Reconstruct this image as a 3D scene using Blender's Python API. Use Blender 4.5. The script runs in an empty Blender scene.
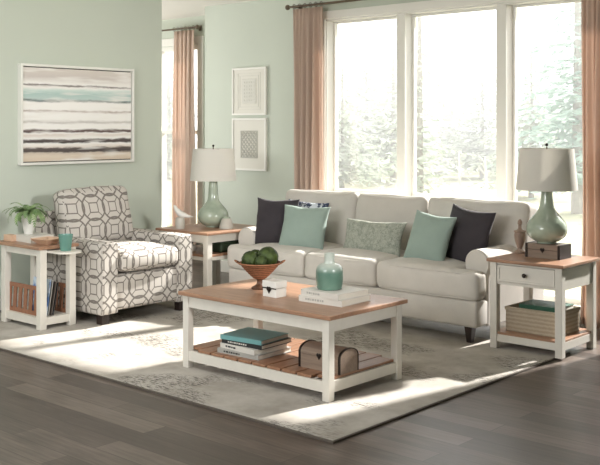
import bpy, bmesh, math, random
from mathutils import Vector, Matrix, noise
random.seed(7)
PI = math.pi
sc = bpy.context.scene
COL = sc.collection

# ------------------------------------------------------------------ materials
def s2l(c):
    return tuple(((v/255)/12.92 if v/255 <= .04045 else ((v/255+.055)/1.055)**2.4) for v in c) + (1,)

class NT:
    def __init__(s, name):
        s.m = bpy.data.materials.new(name); s.m.use_nodes = True
        s.t = s.m.node_tree; s.b = s.t.nodes['Principled BSDF']; s.out = s.t.nodes['Material Output']
    def n(s, typ, **kw):
        x = s.t.nodes.new(typ)
        for k, v in kw.items():
            if k in x.inputs.keys() if isinstance(k, str) else False: x.inputs[k].default_value = v
            else: setattr(x, k, v)
        return x
    def l(s, a, b): s.t.links.new(a, b)
    def val(s, sock, v):
        if hasattr(v, 'links'): s.l(v, sock)
        else: sock.default_value = v
    def math(s, op, a, b=0.0, c=None, clamp=False):
        x = s.t.nodes.new('ShaderNodeMath'); x.operation = op; x.use_clamp = clamp
        s.val(x.inputs[0], a); s.val(x.inputs[1], b)
        if c is not None: s.val(x.inputs[2], c)
        return x.outputs[0]
    def mix(s, f, a, b, mode='MIX'):
        x = s.t.nodes.new('ShaderNodeMix'); x.data_type = 'RGBA'; x.blend_type = mode
        s.val(x.inputs[0], f); s.val(x.inputs[6], a); s.val(x.inputs[7], b)
        return x.outputs[2]
    def ramp(s, f, stops):
        x = s.t.nodes.new('ShaderNodeValToRGB'); e = x.color_ramp.elements
        while len(e) < len(stops): e.new(.5)
        for i, (p, c) in enumerate(stops):
            e[i].position = p; e[i].color = c
        s.l(f, x.inputs[0]); return x.outputs[0]
    def coord(s, kind='Object', scale=(1, 1, 1), loc=(0, 0, 0)):
        tc = s.t.nodes.new('ShaderNodeTexCoord'); mp = s.t.nodes.new('ShaderNodeMapping')
        mp.inputs['Scale'].default_value = scale; mp.inputs['Location'].default_value = loc
        s.l(tc.outputs[kind], mp.inputs[0]); return mp.outputs[0]
    def noise(s, vec, scale, detail=3, rough=.5):
        x = s.t.nodes.new('ShaderNodeTexNoise'); x.inputs['Scale'].default_value = scale
        x.inputs['Detail'].default_value = detail; x.inputs['Roughness'].default_value = rough
        s.l(vec, x.inputs['Vector']); return x.outputs[0]
    def bump(s, h, strength=.3, dist=.01):
        x = s.t.nodes.new('ShaderNodeBump'); x.inputs['Strength'].default_value = strength
        x.inputs['Distance'].default_value = dist
        s.l(h, x.inputs['Height']); s.l(x.outputs[0], s.b.inputs['Normal'])

def paint(name, c, rough=.6, var=.04, scale=6, bump=0., bscale=200, metal=0., spec=.5, sheen=0.):
    t = NT(name); v = t.coord()
    a = s2l(c); lo = tuple(x*(1-var*2) for x in a[:3])+(1,); hi = tuple(min(1, x*(1+var*2)) for x in a[:3])+(1,)
    f = t.noise(v, scale)
    t.l(t.mix(f, lo, hi), t.b.inputs['Base Color'])
    t.b.inputs['Roughness'].default_value = rough; t.b.inputs['Metallic'].default_value = metal
    t.b.inputs['Specular IOR Level'].default_value = spec
    if sheen: t.b.inputs['Sheen Weight'].default_value = sheen
    if bump: t.bump(t.noise(v, bscale, 2), bump, .002)
    return t.m

def wood(name, c1, c2, axis=0, rough=.45, scale=1.0):
    t = NT(name); sc_ = [14*scale]*3; sc_[axis] = 1.1*scale
    v = t.coord(scale=tuple(sc_)); f = t.noise(v, 3.0, 6, .6)
    sc2 = [60*scale]*3; sc2[axis] = 2.0
    g = t.noise(t.coord(scale=tuple(sc2)), 3, 3)
    f2 = t.math('ADD', t.math('MULTIPLY', f, .7), t.math('MULTIPLY', g, .3))
    t.l(t.ramp(f2, [(.3, s2l(c1)), (.7, s2l(c2))]), t.b.inputs['Base Color'])
    t.b.inputs['Roughness'].default_value = rough
    t.bump(f2, .12, .002)
    return t.m

def fabric(name, c, var=.05, rough=.95, weave=420, fine=.25):
    t = NT(name); v = t.coord()
    a = s2l(c); lo = tuple(x*(1-var) for x in a[:3])+(1,); hi = tuple(min(1, x*(1+var)) for x in a[:3])+(1,)
    f = t.math('ADD', t.math('MULTIPLY', t.noise(v, 7, 3), .5), t.math('MULTIPLY', t.noise(v, weave, 1), .5))
    t.l(t.ramp(f, [(.35, lo), (.65, hi)]), t.b.inputs['Base Color'])
    t.b.inputs['Roughness'].default_value = rough; t.b.inputs['Specular IOR Level'].default_value = .15
    t.b.inputs['Sheen Weight'].default_value = .15
    t.bump(t.noise(v, weave, 2), fine, .0015)
    return t.m

M = {}
M['wall'] = paint('sage_paint', (200, 207, 194), .75, .012, 2, .05, 300)
M['ceil'] = paint('ceiling_paint', (236, 232, 224), .8, .01, 2)
M['trim'] = paint('trim_paint', (234, 233, 226), .45, .01)
M['white'] = paint('ivory_furniture_paint', (218, 213, 203), .5, .03, 20, .05, 120)
M['sofa'] = fabric('oatmeal_linen', (206, 201, 193), .06)
M['teal_fab'] = fabric('seafoam_cotton', (150, 167, 158), .06)
M['grey_fab'] = None
M['char_fab'] = fabric('charcoal_cotton', (62, 58, 62), .10)
M['dark_leg'] = wood('espresso_wood', (32, 22, 18), (48, 34, 28), 2)
M['top_x'] = wood('honey_oak_x', (140, 104, 82), (178, 139, 112), 0, .35)
M['top_y'] = wood('honey_oak_y', (132, 94, 70), (168, 126, 98), 1, .4)
M['slat'] = wood('chestnut_slat', (132, 88, 64), (164, 114, 86), 2, .5)
M['walnut'] = wood('walnut', (74, 48, 32), (104, 70, 48), 2, .45)
M['box_wood'] = wood('weathered_box_wood', (118, 100, 86), (150, 130, 114), 0, .6)
M['iron'] = paint('dark_iron', (44, 36, 32), .5, .05, metal=.6)
M['bronze'] = paint('bronze_rod', (110, 98, 84), .4, .04, metal=.6)
M['paper'] = paint('page_paper', (226, 221, 209), .8, .03, 60)
M['book_white'] = paint('white_book_cloth', (212, 208, 200), .6, .03)
M['book_grey'] = paint('grey_book_cloth', (168, 166, 160), .5, .05)
M['book_black'] = paint('black_book_cover', (36, 38, 40), .4, .05)
M['book_teal'] = paint('teal_book_cover', (112, 162, 162), .5, .04)
M['book_green'] = paint('green_book_cover', (36, 84, 62), .5, .04)
M['teal_cup'] = paint('teal_glaze', (100, 142, 130), .25, .05)
M['porcelain'] = paint('white_porcelain', (228, 226, 220), .3, .01)
M['stone'] = paint('grey_stone_glaze', (190, 186, 176), .45, .05)
M['candle_wood'] = wood('grey_turned_wood', (128, 106, 92), (160, 138, 122), 2, .6)
M['tan'] = wood('pale_tan_wood', (196, 160, 132), (216, 184, 158), 0, .5)
M['soil'] = paint('soil', (60, 48, 36), .9, .1)
M['dkgreen'] = paint('dark_green_box', (42, 58, 38), .6, .15, 30)
M['trunk'] = paint('bark', (150, 144, 134), .9, .15, 10)
M['trunk_pale'] = paint('pale_bark', (200, 196, 186), .9, .05, 10)

def fern_mat(name, c1, c2):
    t = NT(name); f = t.noise(t.coord(), 25, 2)
    t.l(t.ramp(f, [(.3, s2l(c1)), (.7, s2l(c2))]), t.b.inputs['Base Color'])
    t.b.inputs['Roughness'].default_value = .6
    return t.m
M['fern'] = fern_mat('fern_green', (92, 124, 74), (150, 174, 118))
M['moss'] = fern_mat('moss_green', (26, 38, 8), (66, 84, 26))
def leafm(name, c1, c2):
    t = NT(name); f = t.noise(t.coord(), 3, 3)
    col = t.ramp(f, [(.3, s2l(c1)), (.7, s2l(c2))])
    d = t.n('ShaderNodeBsdfDiffuse'); tr = t.n('ShaderNodeBsdfTranslucent'); mx = t.n('ShaderNodeMixShader')
    t.l(col, d.inputs[0]); t.l(col, tr.inputs[0]); mx.inputs[0].default_value = .5
    t.l(d.outputs[0], mx.inputs[1]); t.l(tr.outputs[0], mx.inputs[2]); t.l(mx.outputs[0], t.out.inputs[0])
    return t.m
M['needle'] = leafm('haze_paled_needles', (166, 174, 160), (196, 202, 188))  # needle colour paled to paint in the washed-out, hazy brightness outdoors
M['needle_blue'] = leafm('blue_green_needles', (158, 180, 170), (190, 206, 196))  # blue-green tone, with the same hazy wash put into the colour

# lamp ceramic: crackled pale celadon
def celadon(name, c1, c2, rough=.15, zlo=None, zhi=None, ctop=None):
    t = NT(name); v = t.coord(); f = t.noise(v, 9, 4)
    col = t.ramp(f, [(.35, s2l(c1)), (.65, s2l(c2))])
    if ctop:
        sep = t.n('ShaderNodeSeparateXYZ'); t.l(v, sep.inputs[0])
        g = t.math('ADD', sep.outputs[2], t.math('MULTIPLY', t.math('SUBTRACT', f, .5), .02))
        g = t.math('DIVIDE', t.math('SUBTRACT', g, zlo), zhi-zlo, clamp=True)
        col = t.mix(g, col, s2l(ctop))
    t.l(col, t.b.inputs['Base Color']); t.b.inputs['Roughness'].default_value = rough
    t.b.inputs['Coat Weight'].default_value = .4
    return t.m
M['celadon'] = celadon('celadon_glaze', (150, 163, 146), (174, 185, 166))
M['vase'] = celadon('sea_green_glaze', (86, 118, 104), (106, 138, 122), .3, .10, .15, (190, 198, 188))

# lampshade fabric
t = NT('linen_shade'); d = t.n('ShaderNodeBsdfDiffuse'); tr = t.n('ShaderNodeBsdfTranslucent'); mx = t.n('ShaderNodeMixShader')
f = t.noise(t.coord(scale=(1, 1, 4)), 120, 2)
c = t.mix(f, s2l((232, 229, 221)), s2l((242, 239, 232)))
t.l(c, d.inputs[0]); t.l(c, tr.inputs[0]); mx.inputs[0].default_value = .3
t.l(d.outputs[0], mx.inputs[1]); t.l(tr.outputs[0], mx.inputs[2]); t.l(mx.outputs[0], t.out.inputs[0]); M['shade'] = t.m

# curtains
t = NT('rose_tan_curtain'); d = t.n('ShaderNodeBsdfDiffuse'); tr = t.n('ShaderNodeBsdfTranslucent'); mx = t.n('ShaderNodeMixShader')
f = t.noise(t.coord(scale=(1, 1, 1)), 160, 2)
c = t.mix(f, s2l((208, 186, 170)), s2l((222, 202, 188)))
t.l(c, d.inputs[0]); t.l(c, tr.inputs[0]); mx.inputs[0].default_value = .32
t.l(d.outputs[0], mx.inputs[1]); t.l(tr.outputs[0], mx.inputs[2]); t.l(mx.outputs[0], t.out.inputs[0]); M['curtain'] = t.m

# window glass (clear, slight fresnel reflection)
t = NT('window_glass'); a = t.n('ShaderNodeBsdfTransparent'); g = t.n('ShaderNodeBsdfGlossy'); mx = t.n('ShaderNodeMixShader')
fr = t.n('ShaderNodeFresnel'); fr.inputs[0].default_value = 1.3
g.inputs['Roughness'].default_value = .02
t.l(fr.outputs[0], mx.inputs[0]); t.l(a.outputs[0], mx.inputs[1]); t.l(g.outputs[0], mx.inputs[2]); t.l(mx.outputs[0], t.out.inputs[0]); M['glass'] = t.m

# floor planks
t = NT('grey_brown_planks'); v = t.coord()
br = t.n('ShaderNodeTexBrick'); t.l(v, br.inputs['Vector'])
br.inputs['Scale'].default_value = 1; br.inputs['Brick Width'].default_value = 1.25; br.inputs['Row Height'].default_value = .145
br.inputs['Mortar Size'].default_value = .0022; br.inputs['Bias'].default_value = 0; br.offset = .37
br.inputs['Color1'].default_value = (.0, .0, .0, 1); br.inputs['Color2'].default_value = (1, 1, 1, 1); br.inputs['Mortar'].default_value = (0, 0, 0, 1)
gr = t.noise(t.coord(scale=(1.6, 22, 1)), 2.2, 6, .65)
bl = t.noise(t.coord(scale=(1, 2.5, 1)), 1.8, 3)
f = t.math('ADD', t.math('MULTIPLY', br.outputs['Color'], .32), t.math('MULTIPLY', gr, .5))
f = t.math('ADD', f, t.math('MULTIPLY', bl, .3))
col = t.ramp(f, [(.28, s2l((54, 46, 41))), (.55, s2l((86, 76, 69))), (.82, s2l((126, 114, 104)))])
col = t.mix(t.math('MULTIPLY', br.outputs['Fac'], .6), col, s2l((52, 44, 40)))
t.l(col, t.b.inputs['Base Color']); t.b.inputs['Roughness'].default_value = .36
t.bump(f, .1, .003); M['floor'] = t.m

# rug
t = NT('distressed_rug'); v = t.coord()
coarse = t.noise(t.coord(scale=(.9, 1.3, 1), loc=(3, 1, 0)), 1.7, 2)
scr = t.noise(t.coord(scale=(3, 15, 1)), 5.0, 4, .75)
fine = t.noise(v, 55, 3, .7)
mask = t.math('MULTIPLY', t.ramp(coarse, [(.53, (0, 0, 0, 1)), (.60, (1, 1, 1, 1))]), t.ramp(scr, [(.50, (0, 0, 0, 1)), (.54, (1, 1, 1, 1))]))
mask = t.math('MULTIPLY', mask, t.ramp(fine, [(.35, (.3, .3, .3, 1)), (.55, (1, 1, 1, 1))]))
base = t.mix(t.ramp(t.noise(v, 2.6, 5, .65), [(.38, (0, 0, 0, 1)), (.62, (1, 1, 1, 1))]), s2l((170, 164, 155)), s2l((198, 193, 185)))
base = t.mix(t.math('MULTIPLY', fine, .25), base, s2l((150, 142, 130)))
col = t.mix(t.math('MULTIPLY', mask, .85), base, s2l((66, 63, 60)))
t.l(col, t.b.inputs['Base Color']); t.b.inputs['Roughness'].default_value = 1; t.b.inputs['Specular IOR Level'].default_value = .1
t.bump(fine, .4, .004); M['rug'] = t.m
M['rug_edge'] = paint('rug_binding', (92, 84, 76), .9, .1, 40)

# lawn
t = NT('pale_lawn'); v = t.coord()
f = t.noise(v, 1.2, 6, .7)
t.l(t.ramp(f, [(.3, s2l((150, 152, 118))), (.7, s2l((190, 186, 160)))]), t.b.inputs['Base Color'])
t.b.inputs['Roughness'].default_value = 1; t.b.inputs['Specular IOR Level'].default_value = 0; M['lawn'] = t.m

# armchair pattern, UV in metres
def geo_pattern(name, cell, bg, line, w=.035):
    t = NT(name)
    tc = t.n('ShaderNodeTexCoord'); sp = t.n('ShaderNodeSeparateXYZ'); t.l(tc.outputs['UV'], sp.inputs[0])
    q = []
    for k in (0, 1):
        a = t.math('MULTIPLY', sp.outputs[k], 1/cell)
        a = t.math('FRACT', a); a = t.math('SUBTRACT', a, .5); q.append(t.math('ABSOLUTE', a))
    def length(x, y): return t.math('SQRT', t.math('ADD', t.math('MULTIPLY', x, x), t.math('MULTIPLY', y, y)))
    def octl(x, y):   # rounded octagon metric
        m = t.math('MAXIMUM', x, y); dd = t.math('MULTIPLY', t.math('ADD', x, y), .7071)
        return t.math('ADD', t.math('MULTIPLY', t.math('MAXIMUM', m, dd), .25), t.math('MULTIPLY', length(x, y), .75))
    def line_(d, r, ww): return t.math('LESS_THAN', t.math('ABSOLUTE', t.math('SUBTRACT', d, r)), ww)
    r0 = octl(q[0], q[1])
    L = [line_(r0, .54, w)]
    L.append(line_(octl(t.math('SUBTRACT', 1, q[0]), q[1]), .54, w)); 
    L.append(line_(octl(q[0], t.math('SUBTRACT', 1, q[1])), .54, w))
    mx_ = t.math('MAXIMUM', q[0], q[1]); L.append(line_(mx_, .20, w*.7))
    sp_ = t.math('LESS_THAN', t.math('ABSOLUTE', t.math('SUBTRACT', q[0], q[1])), w*.8)
    sp_ = t.math('MULTIPLY', sp_, t.math('MULTIPLY', t.math('GREATER_THAN', mx_, .2), t.math('LESS_THAN', r0, .54))); L.append(sp_)
    x = L[0]
    for y in L[1:]: x = t.math('MAXIMUM', x, y)
    n_ = t.noise(t.coord(), 350, 2)
    col = t.mix(x, s2l(bg), s2l(line)); col = t.mix(t.math('MULTIPLY', n_, .05), col, (.1, .1, .1, 1))
    t.l(col, t.b.inputs['Base Color']); t.b.inputs['Roughness'].default_value = .9; t.b.inputs['Specular IOR Level'].default_value = .15
    t.bump(n_, .2, .0015)
    return t.m
M['geo'] = geo_pattern('octagon_lattice_fabric', .188, (198, 192, 184), (124, 118, 112), .036)

# grey-green tweed
t = NT('grey_green_tweed'); v = t.coord()
f = t.noise(v, 130, 3, .7); w_ = t.noise(v, 30, 3, .6)
ff = t.math('ADD', t.math('MULTIPLY', f, .6), t.math('MULTIPLY', w_, .4))
t.l(t.ramp(ff, [(.40, s2l((134, 142, 130))), (.6, s2l((184, 186, 174)))]), t.b.inputs['Base Color'])
t.b.inputs['Roughness'].default_value = .95; t.bump(f, .5, .004); M['grey_fab'] = t.m
# blue white pattern
t = NT('blue_white_print'); v = t.coord()
f = t.noise(v, 22, 3, .6)
t.l(t.ramp(f, [(.46, s2l((210, 216, 222))), (.54, s2l((60, 70, 92)))]), t.b.inputs['Base Color'])
t.b.inputs['Roughness'].default_value = .9; M['print'] = t.m

# woven bowl / basket
def woven(name, c1, c2, s1, s2):
    t = NT(name); v = t.coord()
    wv = t.n('ShaderNodeTexWave'); wv.bands_direction = 'Z'; wv.inputs['Scale'].default_value = s1; wv.inputs['Distortion'].default_value = 1.5
    wv.inputs['Detail Scale'].default_value = 4
    t.l(v, wv.inputs['Vector'])
    n_ = t.noise(v, s2, 3, .7)
    f = t.math('ADD', t.math('MULTIPLY', wv.outputs['Fac'], .5), t.math('MULTIPLY', n_, .5))
    t.l(t.ramp(f, [(.25, s2l(c1)), (.7, s2l(c2))]), t.b.inputs['Base Color']); t.b.inputs['Roughness'].default_value = .8
    t.bump(f, .6, .004); return t.m
M['bowl'] = woven('coiled_brown_wicker', (84, 50, 30), (160, 108, 76), 24, 70)
M['basket'] = woven('tan_woven_basket', (160, 145, 124), (180, 165, 144), 12, 60)

# painting canvas: uses object coords (y across, z up) on the canvas, local 0..1.21, 0..0.86
t = NT('striped_abstract_canvas'); tc = t.coord('Object')
sp = t.n('ShaderNodeSeparateXYZ'); t.l(tc, sp.inputs[0])
u = sp.outputs[1]; z = sp.outputs[2]
nz = t.noise(t.coord('Object', scale=(1, 2.2, 9)), 1.6, 4, .6)
nz2 = t.noise(t.coord('Object', scale=(1, 9, 60)), 2.0, 4, .7)
vv = t.math('DIVIDE', z, .80)
vv = t.math('ADD', vv, t.math('MULTIPLY', t.math('SUBTRACT', nz, .5), .05))
vv = t.math('ADD', vv, t.math('MULTIPLY', t.math('SUBTRACT', nz2, .5), .03))
W = (246, 244, 240); 
stops = [(0, (200, 180, 158)), (.05, (214, 198, 178)), (.09, (222, 208, 190)), (.12, (206, 192, 176)), (.135, (78, 70, 68)), (.17, (96, 86, 80)), (.185, (226, 216, 206)), (.22, W), (.235, (74, 66, 64)), (.26, (88, 78, 74)), (.275, W),
         (.315, (224, 214, 206)), (.335, W), (.345, (92, 72, 70)), (.362, (104, 88, 84)), (.38, W), (.43, W), (.45, (200, 196, 190)), (.48, W), (.55, W), (.57, (176, 160, 152)), (.585, W), (.66, W),
         (.68, (104, 116, 114)), (.70, (190, 208, 204)), (.75, (176, 202, 196)), (.79, (204, 220, 214)), (.83, W), (.845, (110, 100, 96)), (.86, W), (.93, (208, 200, 194)), (1, (216, 208, 200))]
col = t.ramp(vv, [(p, s2l(c)) for p, c in stops])
patch = t.noise(t.coord('Object', scale=(1, 1.6, 14)), 1.5, 2)
col = t.mix(t.ramp(patch, [(.50, (0, 0, 0, 1)), (.68, (.8, .8, .8, 1))]), col, s2l((240, 237, 232)))
t.l(col, t.b.inputs['Base Color']); t.b.inputs['Roughness'].default_value = .6; M['canvas'] = t.m
# magazine cover
t = NT('blue_magazine_cover'); f = t.noise(t.coord(), 14, 3)
t.l(t.ramp(f, [(.4, s2l((70, 110, 170))), (.55, s2l((190, 205, 220)))]), t.b.inputs['Base Color']); t.b.inputs['Roughness'].default_value = .3; M['mag'] = t.m
M['mag2'] = paint('dark_magazine_cover', (92, 84, 78), .35, .1, 20)

# ------------------------------------------------------------------ mesh helpers
def newbm(): return bmesh.new()
def box(bm, x0, x1, y0, y1, z0, z1, bev=0.0, seg=2, mat=None):
    r = bmesh.ops.create_cube(bm, size=1)
    vs = r['verts']
    for v in vs:
        v.co = Vector((x0+(v.co.x+.5)*(x1-x0), y0+(v.co.y+.5)*(y1-y0), z0+(v.co.z+.5)*(z1-z0)))
    if mat is not None:
        bmesh.ops.transform(bm, matrix=mat, verts=vs)
    if bev:
        es = list({e for v in vs for e in v.link_edges})
        bmesh.ops.bevel(bm, geom=es, offset=bev, segments=seg, affect='EDGES', profile=.5)
def lathe(bm, prof, seg=40, cx=0, cy=0, cz=0):
    rings = []
    for r, z in prof:
        if r < 1e-5: rings.append([bm.verts.new((cx, cy, cz+z))])
        else: rings.append([bm.verts.new((cx+r*math.cos(2*PI*i/seg), cy+r*math.sin(2*PI*i/seg), cz+z)) for i in range(seg)])
    for a, b in zip(rings, rings[1:]):
        for i in range(seg):
            j = (i+1) % seg
            if len(a) == 1 and len(b) == 1: continue
            if len(a) == 1: bm.faces.new((a[0], b[j], b[i]))
            elif len(b) == 1: bm.faces.new((a[i], a[j], b[0]))
            else: bm.faces.new((a[i], a[j], b[j], b[i]))
def smooth_prof(pts, n=8):
    out = []
    P = [pts[0]]+list(pts)+[pts[-1]]
    for i in range(1, len(P)-2):
        for k in range(n):
            s = k/n; o = []
            for c in (0, 1):
                p0, p1, p2, p3 = P[i-1][c], P[i][c], P[i+1][c], P[i+2][c]
                o.append(.5*((2*p1)+(-p0+p2)*s+(2*p0-5*p1+4*p2-p3)*s*s+(-p0+3*p1-3*p2+p3)*s**3))
            out.append((max(0, o[0]), o[1]))
    out.append(tuple(pts[-1])); return out
def tube(bm, pts, rad, seg=8, cap=True):
    pts = [Vector(p) for p in pts]; rings = []
    rr = rad if isinstance(rad, (list, tuple)) else [rad]*len(pts)
    for i, p in enumerate(pts):
        d = (pts[min(i+1, len(pts)-1)]-pts[max(i-1, 0)]).normalized()
        up = Vector((0, 0, 1)) if abs(d.z) < .95 else Vector((1, 0, 0))
        a = d.cross(up).normalized(); b = d.cross(a).normalized()
        rings.append([bm.verts.new(p+(a*math.cos(2*PI*k/seg)+b*math.sin(2*PI*k/seg))*rr[i]) for k in range(seg)])
    for a, b in zip(rings, rings[1:]):
        for i in range(seg):
            j = (i+1) % seg; bm.faces.new((a[i], a[j], b[j], b[i]))
    if cap: bm.faces.new(rings[0]); bm.faces.new(rings[-1])
def rbox(bm, c, s, r, crown=(0, 0, 0), n=12, wr=0., wf=6., mat=None, seed=0.):
    """rounded, padded box: centre c, full size s"""
    h = Vector(s)/2; key = {}
    def tt(i):
        x = -1+2*i/n
        return math.copysign(1-(1-abs(x))**1.5, x)
    def vert(i, j, k):
        if (i, j, k) in key: return key[(i, j, k)]
        p = Vector((tt(i), tt(j), tt(k)))
        P = Vector((h.x*p.x, h.y*p.y, h.z*p.z))
        q = Vector([max(-(h[a]-r), min(h[a]-r, P[a])) for a in range(3)])
        off = P-q
        if off.length > 1e-9: P = q+off.normalized()*r
        for a in range(3):
            b, c2 = (a+1) % 3, (a+2) % 3
            P[a] += crown[a]*p[a]*(1-p[b]**2)*(1-p[c2]**2)
        if wr:
            nn = noise.noise_vector((P+Vector((seed, seed, seed)))*wf); P += nn*wr
        P += Vector(c)
        if mat is not None: P = mat @ P
        v = bm.verts.new(P); key[(i, j, k)] = v; return v
    for a in range(n):
        for b in range(n):
            for f in (0, n):
                for q in ([(f, a, b), (f, a+1, b), (f, a+1, b+1), (f, a, b+1)], [(a, f, b), (a, f, b+1), (a+1, f, b+1), (a+1, f, b)], [(a, b, f), (a+1, b, f), (a+1, b+1, f), (a, b+1, f)]):
                    vs = [vert(*x) for x in q]
                    if f == 0: vs.reverse()
                    bm.faces.new(vs)
def boxuv(me):
    uv = me.uv_layers.new(name='UVMap')
    for p in me.polygons:
        nx, ny, nz = (abs(a) for a in p.normal)
        for li in p.loop_indices:
            c = me.vertices[me.loops[li].vertex_index].co
            if nx >= ny and nx >= nz: uv.data[li].uv = (c.y, c.z)
            elif ny >= nz: uv.data[li].uv = (c.x, c.z)
            else: uv.data[li].uv = (c.y, c.x)
def obj(name, bm, mat, parent=None, smooth=False, uv=False, loc=(0, 0, 0), rot=(0, 0, 0), auto=True):
    bmesh.ops.recalc_face_normals(bm, faces=bm.faces)
    me = bpy.data.meshes.new(name); bm.to_mesh(me); bm.free()
    me.materials.append(mat)
    if smooth:
        for p in me.polygons: p.use_smooth = True
        if auto:
            try: me.set_sharp_from_angle(angle=math.radians(42))
            except Exception: pass
    if uv: boxuv(me)
    o = bpy.data.objects.new(name, me); COL.objects.link(o)
    o.location = loc; o.rotation_euler = rot
    if parent: o.parent = parent
    return o
def thing(name, label, cat, loc=(0, 0, 0), rz=0, group=None):
    o = bpy.data.objects.new(name, None); COL.objects.link(o); o.empty_display_size = .1
    o.location = loc; o.rotation_euler = (0, 0, rz); o['label'] = label; o['category'] = cat
    if group: o['group'] = group
    return o
def tag(o, label, cat, group=None, kind=None):
    o['label'] = label; o['category'] = cat
    if group: o['group'] = group
    if kind: o['kind'] = kind
    return o
def struct(name, bm, mat, parent=None, label=None):
    o = obj(name, bm, mat, parent)
    if not parent: o['kind'] = 'structure'
    if label: o['label'] = label
    return o
def copy_tree(o, parent=None):
    c = o.copy(); COL.objects.link(c); c.parent = parent
    for ch in list(o.children): copy_tree(ch, c)
    return c

# ------------------------------------------------------------------ the room
CH = 2.77
WX, WY, RY = -7.15, 7.0, 7.55
X0, X1, Y0 = -10.4, 1.6, -2.2
b = newbm(); box(b, X0, X1, Y0, RY+.15, -.1, 0); struct('floor', b, M['floor'], label='dark grey-brown wood plank floor')
b = newbm(); box(b, X0, X1, Y0, RY+.15, CH, CH+.1); struct('ceiling', b, M['ceil'], label='pale off-white ceiling')
b = newbm(); box(b, WX-.15, WX, Y0, 6.03, 0, CH); struct('wall_left', b, M['wall'], label='sage green wall behind the patterned armchair')
# back wall with the wide window opening
OX0, OX1, OZ0, OZ1 = -5.93, -2.56, .07, 2.51
b = newbm()
box(b, -7.60, OX0, WY, WY+.15, 0, CH); box(b, OX1, X1, WY, WY+.15, 0, CH)
box(b, OX0, OX1, WY, WY+.15, OZ1, CH); box(b, OX0, OX1, WY, WY+.15, 0, OZ0)
struct('wall_back', b, M['wall'], label='sage green wall with the wide window')
b = newbm(); box(b, -7.60, -7.45, WY+.15, RY, 0, CH); struct('wall_return', b, M['wall'])
# far recess wall with its own window
PX0, PX1, PZ0, PZ1 = -9.75, -8.30, .25, 2.45
b = newbm()
box(b, X0, PX0, RY, RY+.15, 0, CH); box(b, PX1, -7.45, RY, RY+.15, 0, CH)
box(b, PX0, PX1, RY, RY+.15, PZ1, CH); box(b, PX0, PX1, RY, RY+.15, 0, PZ0)
struct('wall_far', b, M['wall'], label='pale green recessed wall with the far window')
b = newbm(); box(b, X0-.15, X0, Y0, RY+.15, 0, CH); struct('wall_west', b, M['wall'])
b = newbm(); box(b, X1, X1+.15, Y0, RY+.15, 0, CH); struct('wall_right', b, M['wall'])
b = newbm(); box(b, X0, X1, Y0-.15, Y0, 0, CH); struct('wall_front', b, M['wall'])
def baseboard(name, x0, x1, y0, y1):
    b = newbm(); box(b, x0, x1, y0, y1, 0, .12, .004); struct(name, b, M['trim'])
baseboard('baseboard_left', WX, WX+.018, Y0, 6.03)
baseboard('baseboard_back', -7.6, -6.09, WY-.018, WY)
baseboard('baseboard_far', PX1-2, -7.6, RY-.018, RY)

def winroot(name, label):
    o = bpy.data.objects.new(name, None); COL.objects.link(o); o['kind'] = 'structure'; o['label'] = label; return o
w = winroot('window_1', 'wide white-framed window of tall panes behind the sofa')
b = newbm()
box(b, -6.07, OX0+.01, WY-.03, WY+.0, 0, 2.585, .004); box(b, OX1-.01, OX1+.14, WY-.03, WY, 0, 2.585, .004)
box(b, -6.07, OX1+.14, WY-.032, WY, 2.51, 2.585, .004)
obj('casing', b, M['trim'], w)
b = newbm(); g = .015
box(b, OX0, OX0+g, WY+.0, WY+.15, OZ0, OZ1); box(b, OX1-g, OX1, WY, WY+.15, OZ0, OZ1)
box(b, OX0, OX1, WY+.0, WY+.15, OZ1-g, OZ1); box(b, OX0, OX1, WY-.02, WY+.15, OZ0-.01, OZ0+.05)
obj('frame', b, M['trim'], w)
mull = [(-5.10, -5.01), (-4.10, -4.01), (-3.07, -2.98)]
for a, c in mull:
    b = newbm(); box(b, a, c, WY-.01, WY+.15, OZ0+.05, OZ1-g, .003); obj('mullion', b, M['trim'], w)
edges = [OX0+g]+[v for m_ in mull for v in m_]+[OX1-g]
for i in range(4):
    a, c = edges[2*i], edges[2*i+1]
    s = newbm(); sh = .018
    for (xa, xb, za, zb) in ((a, a+sh, OZ0+.05, OZ1-g), (c-sh, c, OZ0+.05, OZ1-g), (a+sh, c-sh, OZ1-g-sh, OZ1-g), (a+sh, c-sh, OZ0+.05, OZ0+.09)):
        box(s, xa, xb, WY+.10, WY+.145, za, zb, .003)
    if i < 2: box(s, a+sh, c-sh, WY+.09, WY+.145, .86, .915, .003)
    so = obj('sash', s, M['trim'], w)
    p = newbm(); box(p, a+sh, c-sh, WY+.122, WY+.126, OZ0+.09, OZ1-g-sh); obj('pane', p, M['glass'], so)
w = winroot('window_2', 'tall far window in the recessed wall')
b = newbm()
for (xa, xb, za, zb) in ((PX0, PX0+.05, PZ0, PZ1), (PX1-.05, PX1, PZ0, PZ1), (PX0, PX1, PZ1-.05, PZ1), (PX0, PX1, PZ0, PZ0+.05), (-9.06, -9.01, PZ0, PZ1), (PX0, PX1, 1.42, 1.46)):
    box(b, xa, xb, RY+.02, RY+.12, za, zb, .003)
obj('frame', b, M['trim'], w)
b = newbm()
box(b, PX0-.09, PX0, RY-.02, RY, PZ0-.09, PZ1+.09); box(b, PX1, PX1+.09, RY-.02, RY, PZ0-.09, PZ1+.09); box(b, PX0, PX1, RY-.02, RY, PZ1, PZ1+.09); box(b, PX0, PX1, RY-.05, RY, PZ0-.05, PZ0)
obj('casing', b, M['trim'], w)
b = newbm(); box(b, PX0+.05, PX1-.05, RY+.09, RY+.094, PZ0+.05, PZ1-.05); obj('pane', b, M['glass'], w)

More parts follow.
